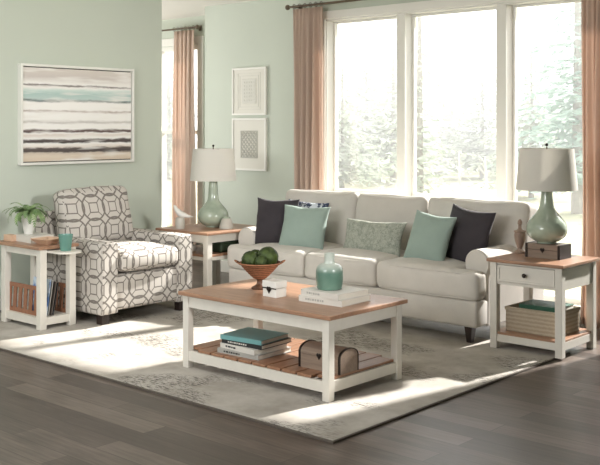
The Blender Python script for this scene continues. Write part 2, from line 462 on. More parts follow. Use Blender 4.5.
# ------------------------------------------------------------------ curtains and rods
def curtain(x0, x1, y, ztop, folds, label, seed, flare=0., bright=.0):
    t = thing('curtain', label, 'curtain', ((x0+x1)/2, y, 0)); 
    W_ = x1-x0; b = newbm(); nx, nz = folds*14, 34; rnd = random.Random(seed)
    ph = [rnd.uniform(-1.2, 1.2) for _ in range(8)]
    g = []
    for k in range(nz+1):
        z = .012+(ztop-.012)*k/nz; s = k/nz; row = []
        amp = .040*(1-s)**.5*.9+.016
        for i in range(nx+1):
            u = i/nx
            a = 2*PI*folds*u+ph[0]+.5*math.sin(3*u+2*s+ph[1])
            x = (u-.5)*W_*(1+flare*(1-s)*.5)+.012*math.sin(5*s+ph[2]+6*u)*(1-s)
            a += .9*math.sin(2*PI*u*1.3+ph[4]*3)*(.4+.6*(1-s)); yy = amp*(.75+.35*math.sin(7*u+ph[5]*3))*math.sin(a)+.4*amp*math.sin(2*a+ph[3]*3+2*s)
            x += .35*amp*math.cos(a)*(.4+.6*(1-s))
            row.append(b.verts.new((x, yy, z)))
        g.append(row)
    for k in range(nz):
        for i in range(nx): b.faces.new((g[k][i], g[k][i+1], g[k+1][i+1], g[k+1][i]))
    p = obj('panel', b, M['curtain'], t, smooth=True, auto=False)
    sm = p.modifiers.new('thick', 'SOLIDIFY'); sm.thickness = .003
    for i in range(folds+1):
        b = newbm(); x = -W_/2+.02+(W_-.04)*i/folds
        pts = [(x, .021*math.cos(a), ztop+.025+.021*math.sin(a)) for a in [2*PI*q/14 for q in range(15)]]
        tube(b, pts, .003, 6, False); obj('ring', b, M['bronze'], t, smooth=True)
    return t
def rod(x0, x1, y, z, label, yw, ends=(1, 1)):
    t = thing('curtain_rod', label, 'curtain rod', ((x0+x1)/2, y, z))
    L = (x1-x0)/2
    b = newbm(); tube(b, [(-L, 0, 0), (L, 0, 0)], .011, 12); obj('pole', b, M['bronze'], t, smooth=True)
    for s in (-1, 1):
        b = newbm(); bmesh.ops.create_uvsphere(b, u_segments=14, v_segments=10, radius=.026, matrix=Matrix.Translation((s*(L+.015), 0, 0)))
        obj('finial', b, M['bronze'], t, smooth=True)
        b = newbm(); tube(b, [(s*(L-.05), 0, 0), (s*(L-.05), yw-y-.004, 0)], .008, 8); lathe_pts = None
        box(b, s*(L-.05)-.02, s*(L-.05)+.02, yw-y-.012, yw-y, -.03, .03); obj('bracket', b, M['bronze'], t)
rod(-6.29, -2.0, 6.88, 2.645, 'long bronze curtain rod above the wide window', WY)
rod(-9.95, -8.22, 7.44, 2.63, 'bronze curtain rod above the far recessed window', RY)
curtain(-6.24, -5.86, 6.88, 2.62, 5, 'rose-tan curtain between the pair of white frames and the wide window', 3)
curtain(-3.31, -2.92, 6.88, 2.62, 5, 'rose-tan curtain behind the lamp at the right edge of the photo', 8, .15)
curtain(-8.62, -8.25, 7.44, 2.605, 5, 'rose-tan curtain in the far recess beside the small bright window', 5)

# ------------------------------------------------------------------ rug
RX0, RX1, RY0, RY1 = -7.0, -2.952, 3.54, 5.98
r = thing('area_rug', 'large distressed ivory and grey rug under the coffee table', 'rug', (0, 0, 0))
b = newbm(); box(b, RX0+.012, RX1-.012, RY0+.012, RY1-.012, .001, .013, .003); obj('pile', b, M['rug'], r)
b = newbm()
for q in ((RX0, RX1, RY0, RY0+.012), (RX0, RX1, RY1-.012, RY1), (RX0, RX0+.012, RY0+.012, RY1-.012), (RX1-.012, RX1, RY0+.012, RY1-.012)): box(b, *q, .001, .011)
obj('binding', b, M['rug_edge'], r)
RZ = .013

# ------------------------------------------------------------------ wall art
p = thing('framed_painting', 'wide framed abstract painting of horizontal grey and teal stripes on the left wall', 'painting', (WX, 4.475, 1.180))
PW, PH = 1.185, .85
b = newbm(); f = .022
for q in ((0, PW, 0, f), (0, PW, PH-f, PH), (0, f, f, PH-f), (PW-f, PW, f, PH-f)): box(b, .001, .055, q[0], q[1], q[2], q[3], .003)
obj('frame', b, M['trim'], p)
b = newbm(); box(b, .004, .040, f+.008, PW-f-.008, f+.008, PH-f-.008); obj('canvas', b, M['canvas'], p)
b = newbm(); box(b, .002, .020, f, PW-f, f, PH-f); obj('backing', b, M['iron'], p)

M['art_panel'] = paint('art_mat', (226, 224, 214), .8, .01)
M['emb1'] = paint('pale_emboss', (218, 217, 208), .8, .02)
M['emb2'] = paint('grey_emboss', (196, 195, 186), .8, .05)
def wall_art(z0, z1, label, kind):
    t = thing('wall_art', label, 'framed art', (-7.165, WY, z0), 0, 'pair of white framed pieces'); W_ = .48; H_ = z1-z0
    b = newbm(); f = .02
    for q in ((0, W_, 0, f), (0, W_, H_-f, H_), (0, f, f, H_-f), (W_-f, W_, f, H_-f)): box(b, q[0], q[1], -.030, -.001, q[2], q[3], .003)
    obj('frame', b, M['trim'], t)
    b = newbm(); box(b, f, W_-f, -.018, -.002, f, H_-f); obj('mat_board', b, M['art_panel'], t)
    b = newbm(); cx, cz = W_/2, H_/2; hw, hh = (.10, .125) if kind == 0 else (.115, .135)
    if kind == 0:
        box(b, cx-hw, cx+hw, -.024, -.018, cz-hh, cz+hh, .002)
        for i in range(1, 6):
            for j in range(1, 7):
                lathe_c = (cx-hw+2*hw*i/6, cz-hh+2*hh*j/7)
                box(b, lathe_c[0]-.009, lathe_c[0]+.009, -.027, -.024, lathe_c[1]-.009, lathe_c[1]+.009)
        obj('embossed_panel', b, M['emb1'], t)
        b = newbm(); 
        for k, m_ in ((.035, .006), (.06, .004)):
            a0, a1, c0, c1 = cx-hw-k, cx+hw+k, cz-hh-k, cz+hh+k
            for q in ((a0, a1, c0, c0+m_), (a0, a1, c1-m_, c1), (a0, a0+m_, c0, c1), (a1-m_, a1, c0, c1)): box(b, q[0], q[1], -.021, -.018, q[2], q[3])
        obj('embossed_border', b, M['emb1'], t)
    else:
        n = 5
        for i in range(-n, n+1):
            for s in (-1, 1):
                # diagonal lattice bars clipped to the panel
                c0 = i*.05; pts = []
                for tt_ in [k/60*.6-.3 for k in range(61)]:
                    x, z = tt_, s*tt_+c0
                    if abs(x) <= hw and abs(z) <= hh: pts.append((cx+x, -.022, cz+z))
                if len(pts) > 2: tube(b, [pts[0], pts[-1]], .005, 6)
        for i in range(5):
            for j in range(6):
                x = cx-hw+2*hw*(i+.5)/5; z = cz-hh+2*hh*(j+.5)/6
                pts = [(x+.017*math.cos(a), -.022, z+.017*math.sin(a)) for a in [2*PI*q/12 for q in range(13)]]
                tube(b, pts, .0035, 5, False)
        for q in ((cx-hw, cx+hw, cz-hh-.004, cz-hh+.004), (cx-hw, cx+hw, cz+hh-.004, cz+hh+.004), (cx-hw-.004, cx-hw+.004, cz-hh, cz+hh), (cx+hw-.004, cx+hw+.004, cz-hh, cz+hh)): box(b, q[0], q[1], -.024, -.018, q[2], q[3])
        obj('lattice_pattern', b, M['emb2'], t)
wall_art(1.62, 2.10, 'white framed pale embossed square print, upper one on the wall left of the curtain', 0)
wall_art(1.06, 1.59, 'white framed print with grey lattice pattern, lower one on the wall left of the curtain', 1)

# ------------------------------------------------------------------ sofa
SY = 5.72; SX0, SX1 = -5.96, -3.505; cxs = (SX0+SX1)/2
s = thing('sofa', 'long oatmeal three-seat sofa with rolled arms in front of the window', 'sofa', (cxs, SY, 0))
def L(x): return x-cxs
b = newbm()
box(b, L(SX0+.015), L(SX1-.015), .02, .19, .125, .31, .02, 3)
box(b, L(SX0+.20), L(SX1-.20), .18, .90, .125, .31, .01)
obj('base', b, M['sofa'], s, smooth=True)
b = newbm(); box(b, L(SX0+.16), L(SX1-.16), .80, 1.0, .12, .84, .05, 4); obj('back', b, M['sofa'], s, smooth=True)
# arms: rolled profile extruded in depth
def arm(sgn):
    b = newbm(); prof = []
    # local: x outward positive, z
    rr = .098; cz = .548
    for k in range(0, 25):
        a = -.55+ (PI+.9)*k/24
        prof.append((.085+rr*math.cos(a), cz+rr*math.sin(a)))
    prof = [(.165, .125), (.165, .45)]+prof+[(.02, .44), (.02, .125)]
    ys = [(.155, .93), (.165, 1.0), (.19, 1.0), (.55, 1.0), (.96, 1.0), (.985, .96)]
    rings = []
    for (y, sc_) in ys:
        ring = []
        for (x, z) in prof:
            X_ = .09+(x-.09)*sc_; Z = .38+(z-.38)*(1-(1-sc_)*.5)
            ring.append(b.verts.new((sgn*X_, y, Z)))
        rings.append(ring)
    n = len(prof)
    for a, c in zip(rings, rings[1:]):
        for i in range(n): b.faces.new((a[i], a[(i+1) % n], c[(i+1) % n], c[i]))
    b.faces.new(rings[0]); b.faces.new(rings[-1])
    o = obj('arm', b, M['sofa'], s, smooth=True)
    o.location.x = L(SX1-.18) if sgn > 0 else L(SX0+.18)
arm(1); arm(-1)
cuts = [SX0, -5.085, -4.375, SX1]
for i in range(3):
    a, c = L(cuts[i])+.003, L(cuts[i+1])-.003
    ia = a+.19 if i == 0 else a; ic = c-.19 if i == 2 else c
    b = newbm()
    rbox(b, ((ia+ic)/2, .36, .41), (ic-ia, .72, .205), .045, (0, .008, .030), 16, .004, 7, seed=i)
    if i != 1: rbox(b, ((a+c)/2, .075, .408), (c-a, .15, .200), .045, (0, .008, .006), 14, .003, 7, seed=i)
    o = obj('seat_cushion', b, M['sofa'], s, smooth=True, auto=False)
    zc = .41
    b = newbm()
    for zz in (.322, .494):
        tube(b, [(a+.03, .022, zz), (a+.15, .006, zz), ((a+c)/2, -.006, zz), (c-.15, .006, zz), (c-.03, .022, zz)], .004, 6)
    obj('piping', b, M['sofa'], o, smooth=True)
bc = [SX0+.06, -5.085, -4.375, SX1+.02]
for i in range(3):
    a, c = L(bc[i])+.004, L(bc[i+1])-.004
    m_ = Matrix.Translation(((a+c)/2, .72, .70)) @ Matrix.Rotation(math.radians(-12), 4, 'X')
    b = newbm(); rbox(b, (0, 0, 0), (c-a, .19, .48), .045, (0, .050, .006), 18, .012, 4.5, mat=m_, seed=3*i+1)
    obj('back_cushion', b, M['sofa'], s, smooth=True, auto=False)
for x in (SX0+.10, SX1-.10):
    for y in (.08, .92):
        z0 = RZ if y < .2 else 0
        b = newbm(); lx = L(x); z1 = .13
        vs = []
        for (r_, z) in ((.018, z0), (.03, z1)):
            vs.append([b.verts.new((lx+r_*p_, y+r_*q_, z)) for p_, q_ in ((-1, -1), (1, -1), (1, 1), (-1, 1))])
        for i in range(4): b.faces.new((vs[0][i], vs[0][(i+1) % 4], vs[1][(i+1) % 4], vs[1][i]))
        b.faces.new(vs[0]); b.faces.new(vs[1]); obj('leg', b, M['dark_leg'], s)

# throw pillows
def pillow(name, label, mat, w, h, t, loc, yaw, lean, roll=0, seed=1, group='throw pillows on the sofa'):
    b = newbm(); n = 26; g = {}
    for side in (-1, 1):
        for i in range(n+1):
            for j in range(n+1):
                if side == 1 and (i in (0, n) or j in (0, n)): g[(1, i, j)] = g[(-1, i, j)]; continue
                u = math.sin(PI/2*(-1+2*i/n)); v = math.sin(PI/2*(-1+2*j/n))
                x = w/2*u*(1-.10*(1-v*v)*abs(u)); z = h/2*v*(1-.09*(1-u*u)*abs(v))
                th = ((1-u*u)*(1-v*v))**.42
                P = Vector((x, side*t/2*th, z))
                q = Vector((x*6+seed*3.1, z*6, side+seed))
                k = noise.noise(q)*.012+noise.noise(q*2.7)*.006
                r2 = noise.noise(Vector((math.atan2(z, x)*4, seed, side)))*.010*min(1, (u*u+v*v))
                P.y += side*(k+r2)*th**.6; P.x += .006*noise.noise(q*1.3); P.z += .008*noise.noise(q*1.1+Vector((5, 5, 5)))
                g[(side, i, j)] = b.verts.new(P)
    for side in (-1, 1):
        for i in range(n):
            for j in range(n):
                b.faces.new([g[(side, i, j)], g[(side, i+1, j)], g[(side, i+1, j+1)], g[(side, i, j+1)]])
    o = obj(name, b, mat, smooth=True, auto=False)
    o.matrix_world = Matrix.Translation(loc) @ Matrix.Rotation(math.radians(yaw), 4, 'Z') @ Matrix.Rotation(math.radians(-lean), 4, 'X') @ Matrix.Rotation(math.radians(roll), 4, 'Y')
    tag(o, label, 'pillow', group); return o
pillow('throw_pillow', 'charcoal throw pillow at the left end of the sofa beside the left arm', M['char_fab'], .40, .41, .15, (-5.62, 5.99, .695), 16, 12, 0, 1)
pillow('throw_pillow', 'blue and white printed throw pillow mostly hidden behind the left seafoam pillow', M['print'], .40, .38, .12, (-5.50, 6.22, .685), 14, 16, 3, 2)
pillow('throw_pillow', 'seafoam green square throw pillow on the left seat of the sofa', M['teal_fab'], .41, .39, .15, (-5.31, 5.99, .665), 20, 20, 2, 3)
pillow('throw_pillow', 'small grey-green tweed lumbar pillow in the middle of the sofa', M['grey_fab'], .58, .30, .12, (-4.68, 6.10, .62), 2, 18, 0, 4)
pillow('throw_pillow', 'seafoam green throw pillow on the right seat of the sofa, left of the charcoal one', M['teal_fab'], .39, .40, .14, (-4.08, 6.00, .67), -6, 18, 5, 5)
pillow('throw_pillow', 'charcoal throw pillow leaning on the right arm of the sofa', M['char_fab'], .44, .44, .15, (-3.83, 6.12, .695), -12, 14, 5, 6)

# ------------------------------------------------------------------ armchair (faces +x)
AX0, AX1, AY0, AY1 = -6.86, -5.93, 4.42, 5.33
a_ = thing('armchair', 'cream and grey lattice-patterned armchair against the left wall', 'armchair', (AX1, (AY0+AY1)/2, 0))
hy = (AY1-AY0)/2; dp = AX1-AX0
b = newbm(); rbox(b, (-.41, 0, .245), (.80, 2*hy-.31, .27), .02, (.004, 0, 0), 12); obj('base', b, M['geo'], a_, True, True)
for sg in (-1, 1):
    b = newbm()
    rbox(b, (-dp/2+.03, sg*(hy-.08), .36), (dp-.06, .16, .54), .022, (.003, .006, .004), 14)
    obj('arm', b, M['geo'], a_, True, True)
    b = newbm()
    for xx in (.0,):
        pts = [(xx-.002, sg*hy-sg*.012, .10), (xx-.002, sg*hy-sg*.012, .615), (xx-.002, sg*(hy-.148), .615), (xx-.002, sg*(hy-.148), .10)]
        tube(b, pts, .004, 6)
    obj('piping', b, M['geo'], a_, True, True)
b = newbm(); rbox(b, (-.34, 0, .475), (.74, 2*hy-.325, .155), .05, (.02, 0, .03), 16, .003, 6); obj('seat_cushion', b, M['geo'], a_, True, True, auto=False)
b = newbm(); m_ = Matrix.Translation((-.835, 0, .52)) @ Matrix.Rotation(math.radians(-10), 4, 'Y')
rbox(b, (0, 0, 0), (.12, 2*hy-.02, .60), .03, (0, 0, 0), 12, mat=m_); obj('back', b, M['geo'], a_, True, True)
b = newbm(); m_ = Matrix.Translation((-.695, -.01, .765)) @ Matrix.Rotation(math.radians(-14), 4, 'Y')
rbox(b, (0, 0, 0), (.17, 2*hy-.24, .46), .055, (.045, .01, .012), 18, .008, 5, mat=m_); obj('back_cushion', b, M['geo'], a_, True, True, auto=False)
for x in (-.075, -.82):
    for y in (-hy+.07, hy-.07):
        b = newbm(); box(b, x-.035, x+.035, y-.035, y+.035, RZ, .10, .004); obj('leg', b, M['dark_leg'], a_)

# ------------------------------------------------------------------ coffee table
c_ = thing('coffee_table', 'rectangular ivory coffee table with wood top and slatted lower shelf on the rug', 'table', (-3.975, 4.355, RZ))
cx, cy = -3.975, 4.355; hx, hy2 = .592, .335
b = newbm(); box(b, -hx-.022, hx+.026, -hy2-.022, hy2+.026, .446, .471, .005); obj('tabletop', b, M['top_x'], c_)
LG = .048
for sx in (-1, 1):
    for sy in (-1, 1):
        b = newbm(); x = sx*(hx-LG/2); y = sy*(hy2-LG/2); box(b, x-LG/2, x+LG/2, y-LG/2, y+LG/2, 0, .445, .003); obj('leg', b, M['white'], c_)
b = newbm()
for sy in (-1, 1): box(b, -hx+LG, hx-LG, sy*(hy2-.02)-.011, sy*(hy2-.02)+.011, .374, .445)
for sx in (-1, 1): box(b, sx*(hx-.02)-.011, sx*(hx-.02)+.011, -hy2+LG, hy2-LG, .374, .445)
obj('apron', b, M['white'], c_)
b = newbm()
for sy in (-1, 1): box(b, -hx+LG, hx-LG, sy*(hy2-.02)-.013, sy*(hy2-.02)+.013, .045, .105)
for sx in (-1, 1): box(b, sx*(hx-.02)-.013, sx*(hx-.02)+.013, -hy2+LG, hy2-LG, .045, .105)
obj('shelf_rail', b, M['white'], c_)
ns = 10; sw = (2*hx-.02)/ns
for i in range(ns):
    x = -hx+.01+i*sw; b = newbm(); yy = hy2-.012 if 0 < i < ns-1 else hy2-LG-.004
    if i in (0, ns-1): xa, xb = (x, x+sw-.012)
    else: xa, xb = x, x+sw-.012
    box(b, xa, xb, -yy, yy, .106, .122, .003); obj('shelf_slat', b, M['top_y'], c_)
TZ = RZ+.471; SZ = RZ+.122

def book(name, label, cover, w, d, h, loc, rz, group=None, pages=M['paper'], spine='front', marks=None):
    """w along x, d along y; spine on the -y side"""
    t = thing(name, label, 'book', loc, rz, group); tk = min(.003, h*.12)
    b = newbm()
    box(b, -w/2, w/2, -d/2, d/2, 0, tk); box(b, -w/2, w/2, -d/2, d/2, h-tk, h)
    if spine == 'front': box(b, -w/2, w/2, -d/2, -d/2+tk, tk, h-tk)
    else: box(b, -w/2, -w/2+tk, -d/2, d/2, tk, h-tk)
    obj('cover', b, cover, t)
    b = newbm(); box(b, -w/2+.004, w/2-.004, -d/2+.004, d/2-.004, tk, h-tk); obj('pages', b, pages, t)
    if marks:
        b = newbm()
        x = -w*.34
        for k in range(marks[1]):
            l = [.010, .016, .007, .013][k % 4]*marks[2]
            box(b, x, x+l, -d/2-.0008, -d/2, h*.34, h*.66); x += l+.006
        obj('spine_marks', b, marks[0], t)
    return t
book('book', 'thick white hardcover lying under another white book on the coffee table top', M['book_white'], .315, .28, .036, (-3.645, 4.385, TZ), math.radians(2), 'white books on the coffee table', marks=(M['book_grey'], 8, 1))
book('book', 'white hardcover lying directly beneath the green vase on the coffee table', M['book_white'], .295, .265, .034, (-3.64, 4.38, TZ+.036), math.radians(-3), 'white books on the coffee table', marks=(M['book_grey'], 6, 1))
v = thing('vase', 'bottle-shaped green ceramic vase with pale neck standing on two white books', 'vase', (-3.66, 4.355, TZ+.070))
b = newbm(); lathe(b, [(0, 0), (.062, 0), (.070, .003)]+smooth_prof([(.074, .015), (.079, .05), (.080, .09), (.076, .122), (.060, .143), (.036, .152), (.031, .160), (.029, .175), (.030, .203), (.031, .210)], 6)+[(.025, .210), (.024, .17), (.05, .13), (0, .12)], 48)
obj('body', b, M['vase'], v, smooth=True)

# pedestal bowl with moss balls
bx, by = -4.265, 4.395
t_ = thing('pedestal_bowl', 'brown woven pedestal bowl on the left of the coffee table', 'bowl', (bx, by, TZ))
b = newbm(); lathe(b, [(0, 0), (.052, 0), (.054, .006)]+smooth_prof([(.050, .012), (.032, .022), (.020, .034), (.018, .052), (.026, .064)], 5)+[(0, .066)], 32); obj('pedestal', b, M['walnut'], t_, smooth=True)
b = newbm(); out = []; inn = []
for k in range(15):
    s_ = k/14; rr = .030+.098*s_**.85; zz = .062+.098*s_; out.append((rr+.003*(k % 2), zz)); inn.append((rr-.008, zz+.005))
lathe(b, [(0, .060)]+out+[(.131, .163)]+inn[::-1]+[(0, .068)], 48); obj('basin', b, M['bowl'], t_, smooth=True)
b = newbm(); tube(b, [(  .130*math.cos(2*PI*k/40), .130*math.sin(2*PI*k/40), .162) for k in range(41)], .007, 8, False); obj('rim', b, M['bowl'], t_, smooth=True)
for sg in (-1, 1):
    b = newbm(); d_ = Vector((R_ := .7457, .6662, 0))
    base = d_*sg*.131; pts = [base+Vector((-.6662*q, .7457*q, 0))+d_*sg*o+Vector((0, 0, .162+h_)) for q, o, h_ in ((-.025, 0, 0), (-.022, .016, .010), (0, .026, .016), (.022, .016, .010), (.025, 0, 0))]
    tube(b, pts, .005, 8); obj('handle', b, M['bowl'], t_, smooth=True)
def mossball(r_, off, label, seed):
    b = newbm(); bmesh.ops.create_icosphere(b, subdivisions=5, radius=r_)
    for v_ in b.verts:
        n_ = v_.co.normalized(); q = n_*3+Vector((seed, 0, 0))
        v_.co += n_*(noise.noise(q)*.003+noise.noise(q*6)*.002+noise.noise(q*16)*.0025)
    o = obj('moss_ball', b, M['moss'], smooth=True, auto=False, loc=(bx+off[0], by+off[1], TZ+off[2])); tag(o, label, 'moss ball', 'moss balls in the bowl')
rd = (.7457, .6662); vd = (-.6662, .7457)
def cam_off(r_, d_, z): return (rd[0]*r_+vd[0]*d_, rd[1]*r_+vd[1]*d_, z)
mossball(.056, cam_off(-.058, -.01, .182), 'left moss ball in the woven pedestal bowl', 1)
mossball(.066, cam_off(.050, .015, .196), 'largest moss ball, upper right in the woven bowl', 2)
mossball(.038, cam_off(.010, -.062, .178), 'small low moss ball at the front of the woven bowl', 3)
mossball(.046, cam_off(-.030, .080, .190), 'moss ball peeking out at the back of the woven bowl', 4)

# small white box with clasp
def clasp(parent, y, z, s=1, mat=M['iron']):
    b = newbm()
    bmesh.ops.create_uvsphere(b, u_segments=12, v_segments=8, radius=.009*s, matrix=Matrix.Translation((-.006*s, y-.002, z+.004*s)) @ Matrix.Diagonal((1, .35, 1, 1)))
    bmesh.ops.create_uvsphere(b, u_segments=12, v_segments=8, radius=.009*s, matrix=Matrix.Translation((.006*s, y-.002, z+.004*s)) @ Matrix.Diagonal((1, .35, 1, 1)))
    bmesh.ops.create_cone(b, cap_ends=True, segments=4, radius1=.015*s, radius2=.001, depth=.020*s, matrix=Matrix.Translation((0, y-.001, z-.008*s)) @ Matrix.Rotation(PI, 4, 'X') @ Matrix.Diagonal((1, .25, 1, 1)))
    obj('clasp', b, mat, parent, smooth=True)
t_ = thing('keepsake_box', 'small square white box with dark heart clasp on the coffee table top', 'box', (-4.01, 4.26, TZ), math.radians(-2))
b = newbm(); box(b, -.056, .056, -.045, .045, 0, .054, .003); obj('body', b, M['porcelain'], t_)
b = newbm(); box(b, -.058, .058, -.047, .047, .056, .096, .003); obj('lid', b, M['porcelain'], t_)
b = newbm(); box(b, -.0585, .0585, -.0475, -.044, .050, .056); obj('band', b, M['iron'], t_)
clasp(t_, -.048, .046, 1.35)

# shelf books
g_ = 'books stacked on the coffee table shelf'
sbx, sby = -4.145, 4.225
book('book', 'light grey hardcover at the bottom of the stack on the coffee table shelf', M['book_grey'], .335, .30, .028, (sbx, sby, SZ), math.radians(2), g_, marks=(M['book_black'], 7, 1.2))
book('book', 'white and grey hardcover second from the bottom on the coffee table shelf', M['book_white'], .31, .27, .030, (sbx+.005, sby-.01, SZ+.028), math.radians(-4), g_, marks=(M['book_black'], 4, 1.6))
book('book', 'black hardcover beneath the teal book on the coffee table shelf', M['book_black'], .32, .28, .026, (sbx+.01, sby+.01, SZ+.058), math.radians(3), g_, marks=(M['book_white'], 9, 1.0))
book('book', 'teal hardcover topmost on the coffee table shelf stack', M['book_teal'], .315, .27, .026, (sbx+.0, sby+.0, SZ+.084), math.radians(6), g_)

# domed chest
t_ = thing('domed_chest', 'small domed wooden chest with dark edge bands on the coffee table shelf', 'chest', (-3.555, 4.22, SZ), math.radians(0))
def dome(bm, x0, x1, hw, zb, zs, rise, inner=0.):
    prof = [(-hw, zb)]+[(hw*math.sin(a)*1.0, zs+rise*math.cos(a)) for a in [-PI/2+PI*k/18 for k in range(19)]]+[(hw, zb)]
    A = [bm.verts.new((x0, y, z)) for y, z in prof]; B = [bm.verts.new((x1, y, z)) for y, z in prof]; n = len(prof)
    for i in range(n): bm.faces.new((A[i], A[(i+1) % n], B[(i+1) % n], B[i]))
    bm.faces.new(A); bm.faces.new(B)
b = newbm(); box(b, -.150, .150, -.080, .080, .0, .078, .001); obj('body', b, M['box_wood'], t_)
b = newbm(); dome(b, -.150, .150, .080, .080, .088, .046); obj('lid', b, M['box_wood'], t_)
for sx in (-1, 1):
    b = newbm()
    def arch(bm, x0, x1, hw, zs, rise, th):
        pr = [(-hw, 0.001), (-hw, zs)]+[(hw*math.sin(a), zs+rise*math.cos(a)) for a in [-PI/2+PI*k/18 for k in range(1, 18)]]+[(hw, zs), (hw, .001)]
        for (y0, z0), (y1, z1) in zip(pr, pr[1:]):
            k = 1-th/hw
            def inn_(y, z): return (y*k, z if z <= zs else zs+(z-zs)*(1-th/rise*.9))
            q = [(y0, z0), (y1, z1), inn_(y1, z1), inn_(y0, z0)]
            A = [bm.verts.new((x0, *p_)) for p_ in q]; B = [bm.verts.new((x1, *p_)) for p_ in q]
            for i in range(4): bm.faces.new((A[i], A[(i+1) % 4], B[(i+1) % 4], B[i]))
            bm.faces.new(A); bm.faces.new(B)
    xc = sx*.146; arch(b, xc-.007, xc+.007, .083, .088, .049, .006); obj('edge_band', b, M['iron'], t_)
clasp(t_, -.082, .082, 1.2)

# ------------------------------------------------------------------ right end table
ex, ey = -3.165, 6.015
t_ = thing('end_table', 'ivory end table with drawer and wood top at the right end of the sofa', 'table', (ex, ey, 0), 0)
hxx, hyy = .263, .252; LW = .050
b = newbm(); box(b, -hxx-.018, hxx+.018, -hyy-.02, hyy+.02, .593, .615, .005); obj('tabletop', b, M['top_x'], t_)
for sx in (-1, 1):
    for sy in (-1, 1):
        z0 = RZ+.001 if sy < 0 and sx < 0 else .0
        b = newbm(); x = sx*(hxx-LW/2); y = sy*(hyy-LW/2); box(b, x-LW/2, x+LW/2, y-LW/2, y+LW/2, (RZ if sy < 0 else .0), .592, .003); obj('leg', b, M['white'], t_)
b = newbm()
for sx in (-1, 1): box(b, sx*(hxx-.02)-.012, sx*(hxx-.02)+.012, -hyy+LW, hyy-LW, .445, .592)
box(b, -hxx+LW, hxx-LW, hyy-.03, hyy-.01, .445, .592); box(b, -hxx+LW, hxx-LW, -hyy+.012, -hyy+.03, .445, .462); box(b, -hxx+LW, hxx-LW, -hyy+.012, -hyy+.03, .578, .592)
obj('apron', b, M['white'], t_)
dw = newbm(); x1_ = hxx-LW-.004; box(dw, -x1_, x1_, -hyy+.010, -hyy+.026, .466, .575, .002)
box(dw, -x1_, x1_, -hyy+.004, -hyy+.010, .466, .480); box(dw, -x1_, x1_, -hyy+.004, -hyy+.010, .561, .575); box(dw, -x1_, -x1_+.014, -hyy+.004, -hyy+.010, .480, .561); box(dw, x1_-.014, x1_, -hyy+.004, -hyy+.010, .480, .561)
box(dw, -x1_+.01, x1_-.01, -hyy+.026, .18, .468, .55)
dwo = obj('drawer', dw, M['white'], t_)
b = newbm(); bmesh.ops.create_uvsphere(b, u_segments=16, v_segments=10, radius=.015, matrix=Matrix.Translation((0, -hyy-.014, .522)) @ Matrix.Diagonal((1, .7, 1, 1))); tube(b, [(0, -hyy+.010, .522), (0, -hyy-.01, .522)], .006, 8)
obj('knob', b, M['iron'], dwo, smooth=True)
b = newbm()
for sy in (-1, 1): box(b, -hxx+LW, hxx-LW, sy*(hyy-.02)-.012, sy*(hyy-.02)+.012, .060, .108)
for sx in (-1, 1): box(b, sx*(hxx-.02)-.012, sx*(hxx-.02)+.012, -hyy+LW, hyy-LW, .060, .108)
obj('shelf_rail', b, M['white'], t_)
b = newbm(); box(b, -hxx+.01, hxx-.01, -hyy+LW+.002, hyy-LW-.002, .108, .124, .003); box(b, -hxx+LW+.002, hxx-LW-.002, -hyy+.008, hyy-.008, .1085, .1235); obj('shelf', b, M['top_x'], t_)
# basket with books
k_ = thing('basket', 'rectangular tan woven basket on the lower shelf of the right end table', 'basket', (ex+.0, ey-.01, .124))
b = newbm(); W2, D2, H2 = .190, .160, .140
for q in ((-W2, W2, -D2, -D2+.010), (-W2, W2, D2-.010, D2), (-W2, -W2+.010, -D2+.01, D2-.01), (W2-.010, W2, -D2+.01, D2-.01)): box(b, *q, 0, H2, .003)
box(b, -W2+.01, W2-.01, -D2+.01, D2-.01, 0, .01); obj('body', b, M['basket'], k_)
b = newbm()
for q in ((-W2-.006, W2+.006, -D2-.006, -D2+.012), (-W2-.006, W2+.006, D2-.012, D2+.006), (-W2-.006, -W2+.012, -D2+.012, D2-.012), (W2-.012, W2+.006, -D2+.012, D2-.012)): box(b, *q, H2, H2+.024, .005)
obj('rim', b, M['basket'], k_)
for i in range(3):
    book('book', ['grey hardcover lying at the bottom inside the tan basket', 'beige hardcover lying in the tan basket under the green book', 'dark green hardcover resting on top in the tan basket'][i], [M['book_grey'], M['book_white'], M['book_green']][i], .30, .22, .055 if i < 2 else .03,
         (ex+.02, ey+.01, .134+.055*i+ (0 if i < 2 else .03)), math.radians([2, -2, 4][i]), 'books in the basket') if i != 1 else book('book', 'beige hardcover lying in the tan basket under the green book', M['book_white'], .29, .22, .085, (ex+.02, ey+.01, .189), math.radians(-2), 'books in the basket')

# wooden box and lamp
wb = thing('keepsake_box', 'brown wooden box with dark corner bands beneath the right lamp', 'box', (-3.15, 6.055, .615))
b = newbm(); box(b, -.125, .125, -.080, .080, 0, .056, .002); obj('body', b, M['box_wood'], wb)
b = newbm(); box(b, -.126, .126, -.081, .081, .058, .095, .003); obj('lid', b, M['box_wood'], wb)
for sx in (-1, 1):
    b = newbm(); xc = sx*.119; box(b, xc-.009, xc+.009, -.083, .083, .001, .0965, .001); obj('corner_band', b, M['iron'], wb)
clasp(wb, -.082, .056, 1.15)

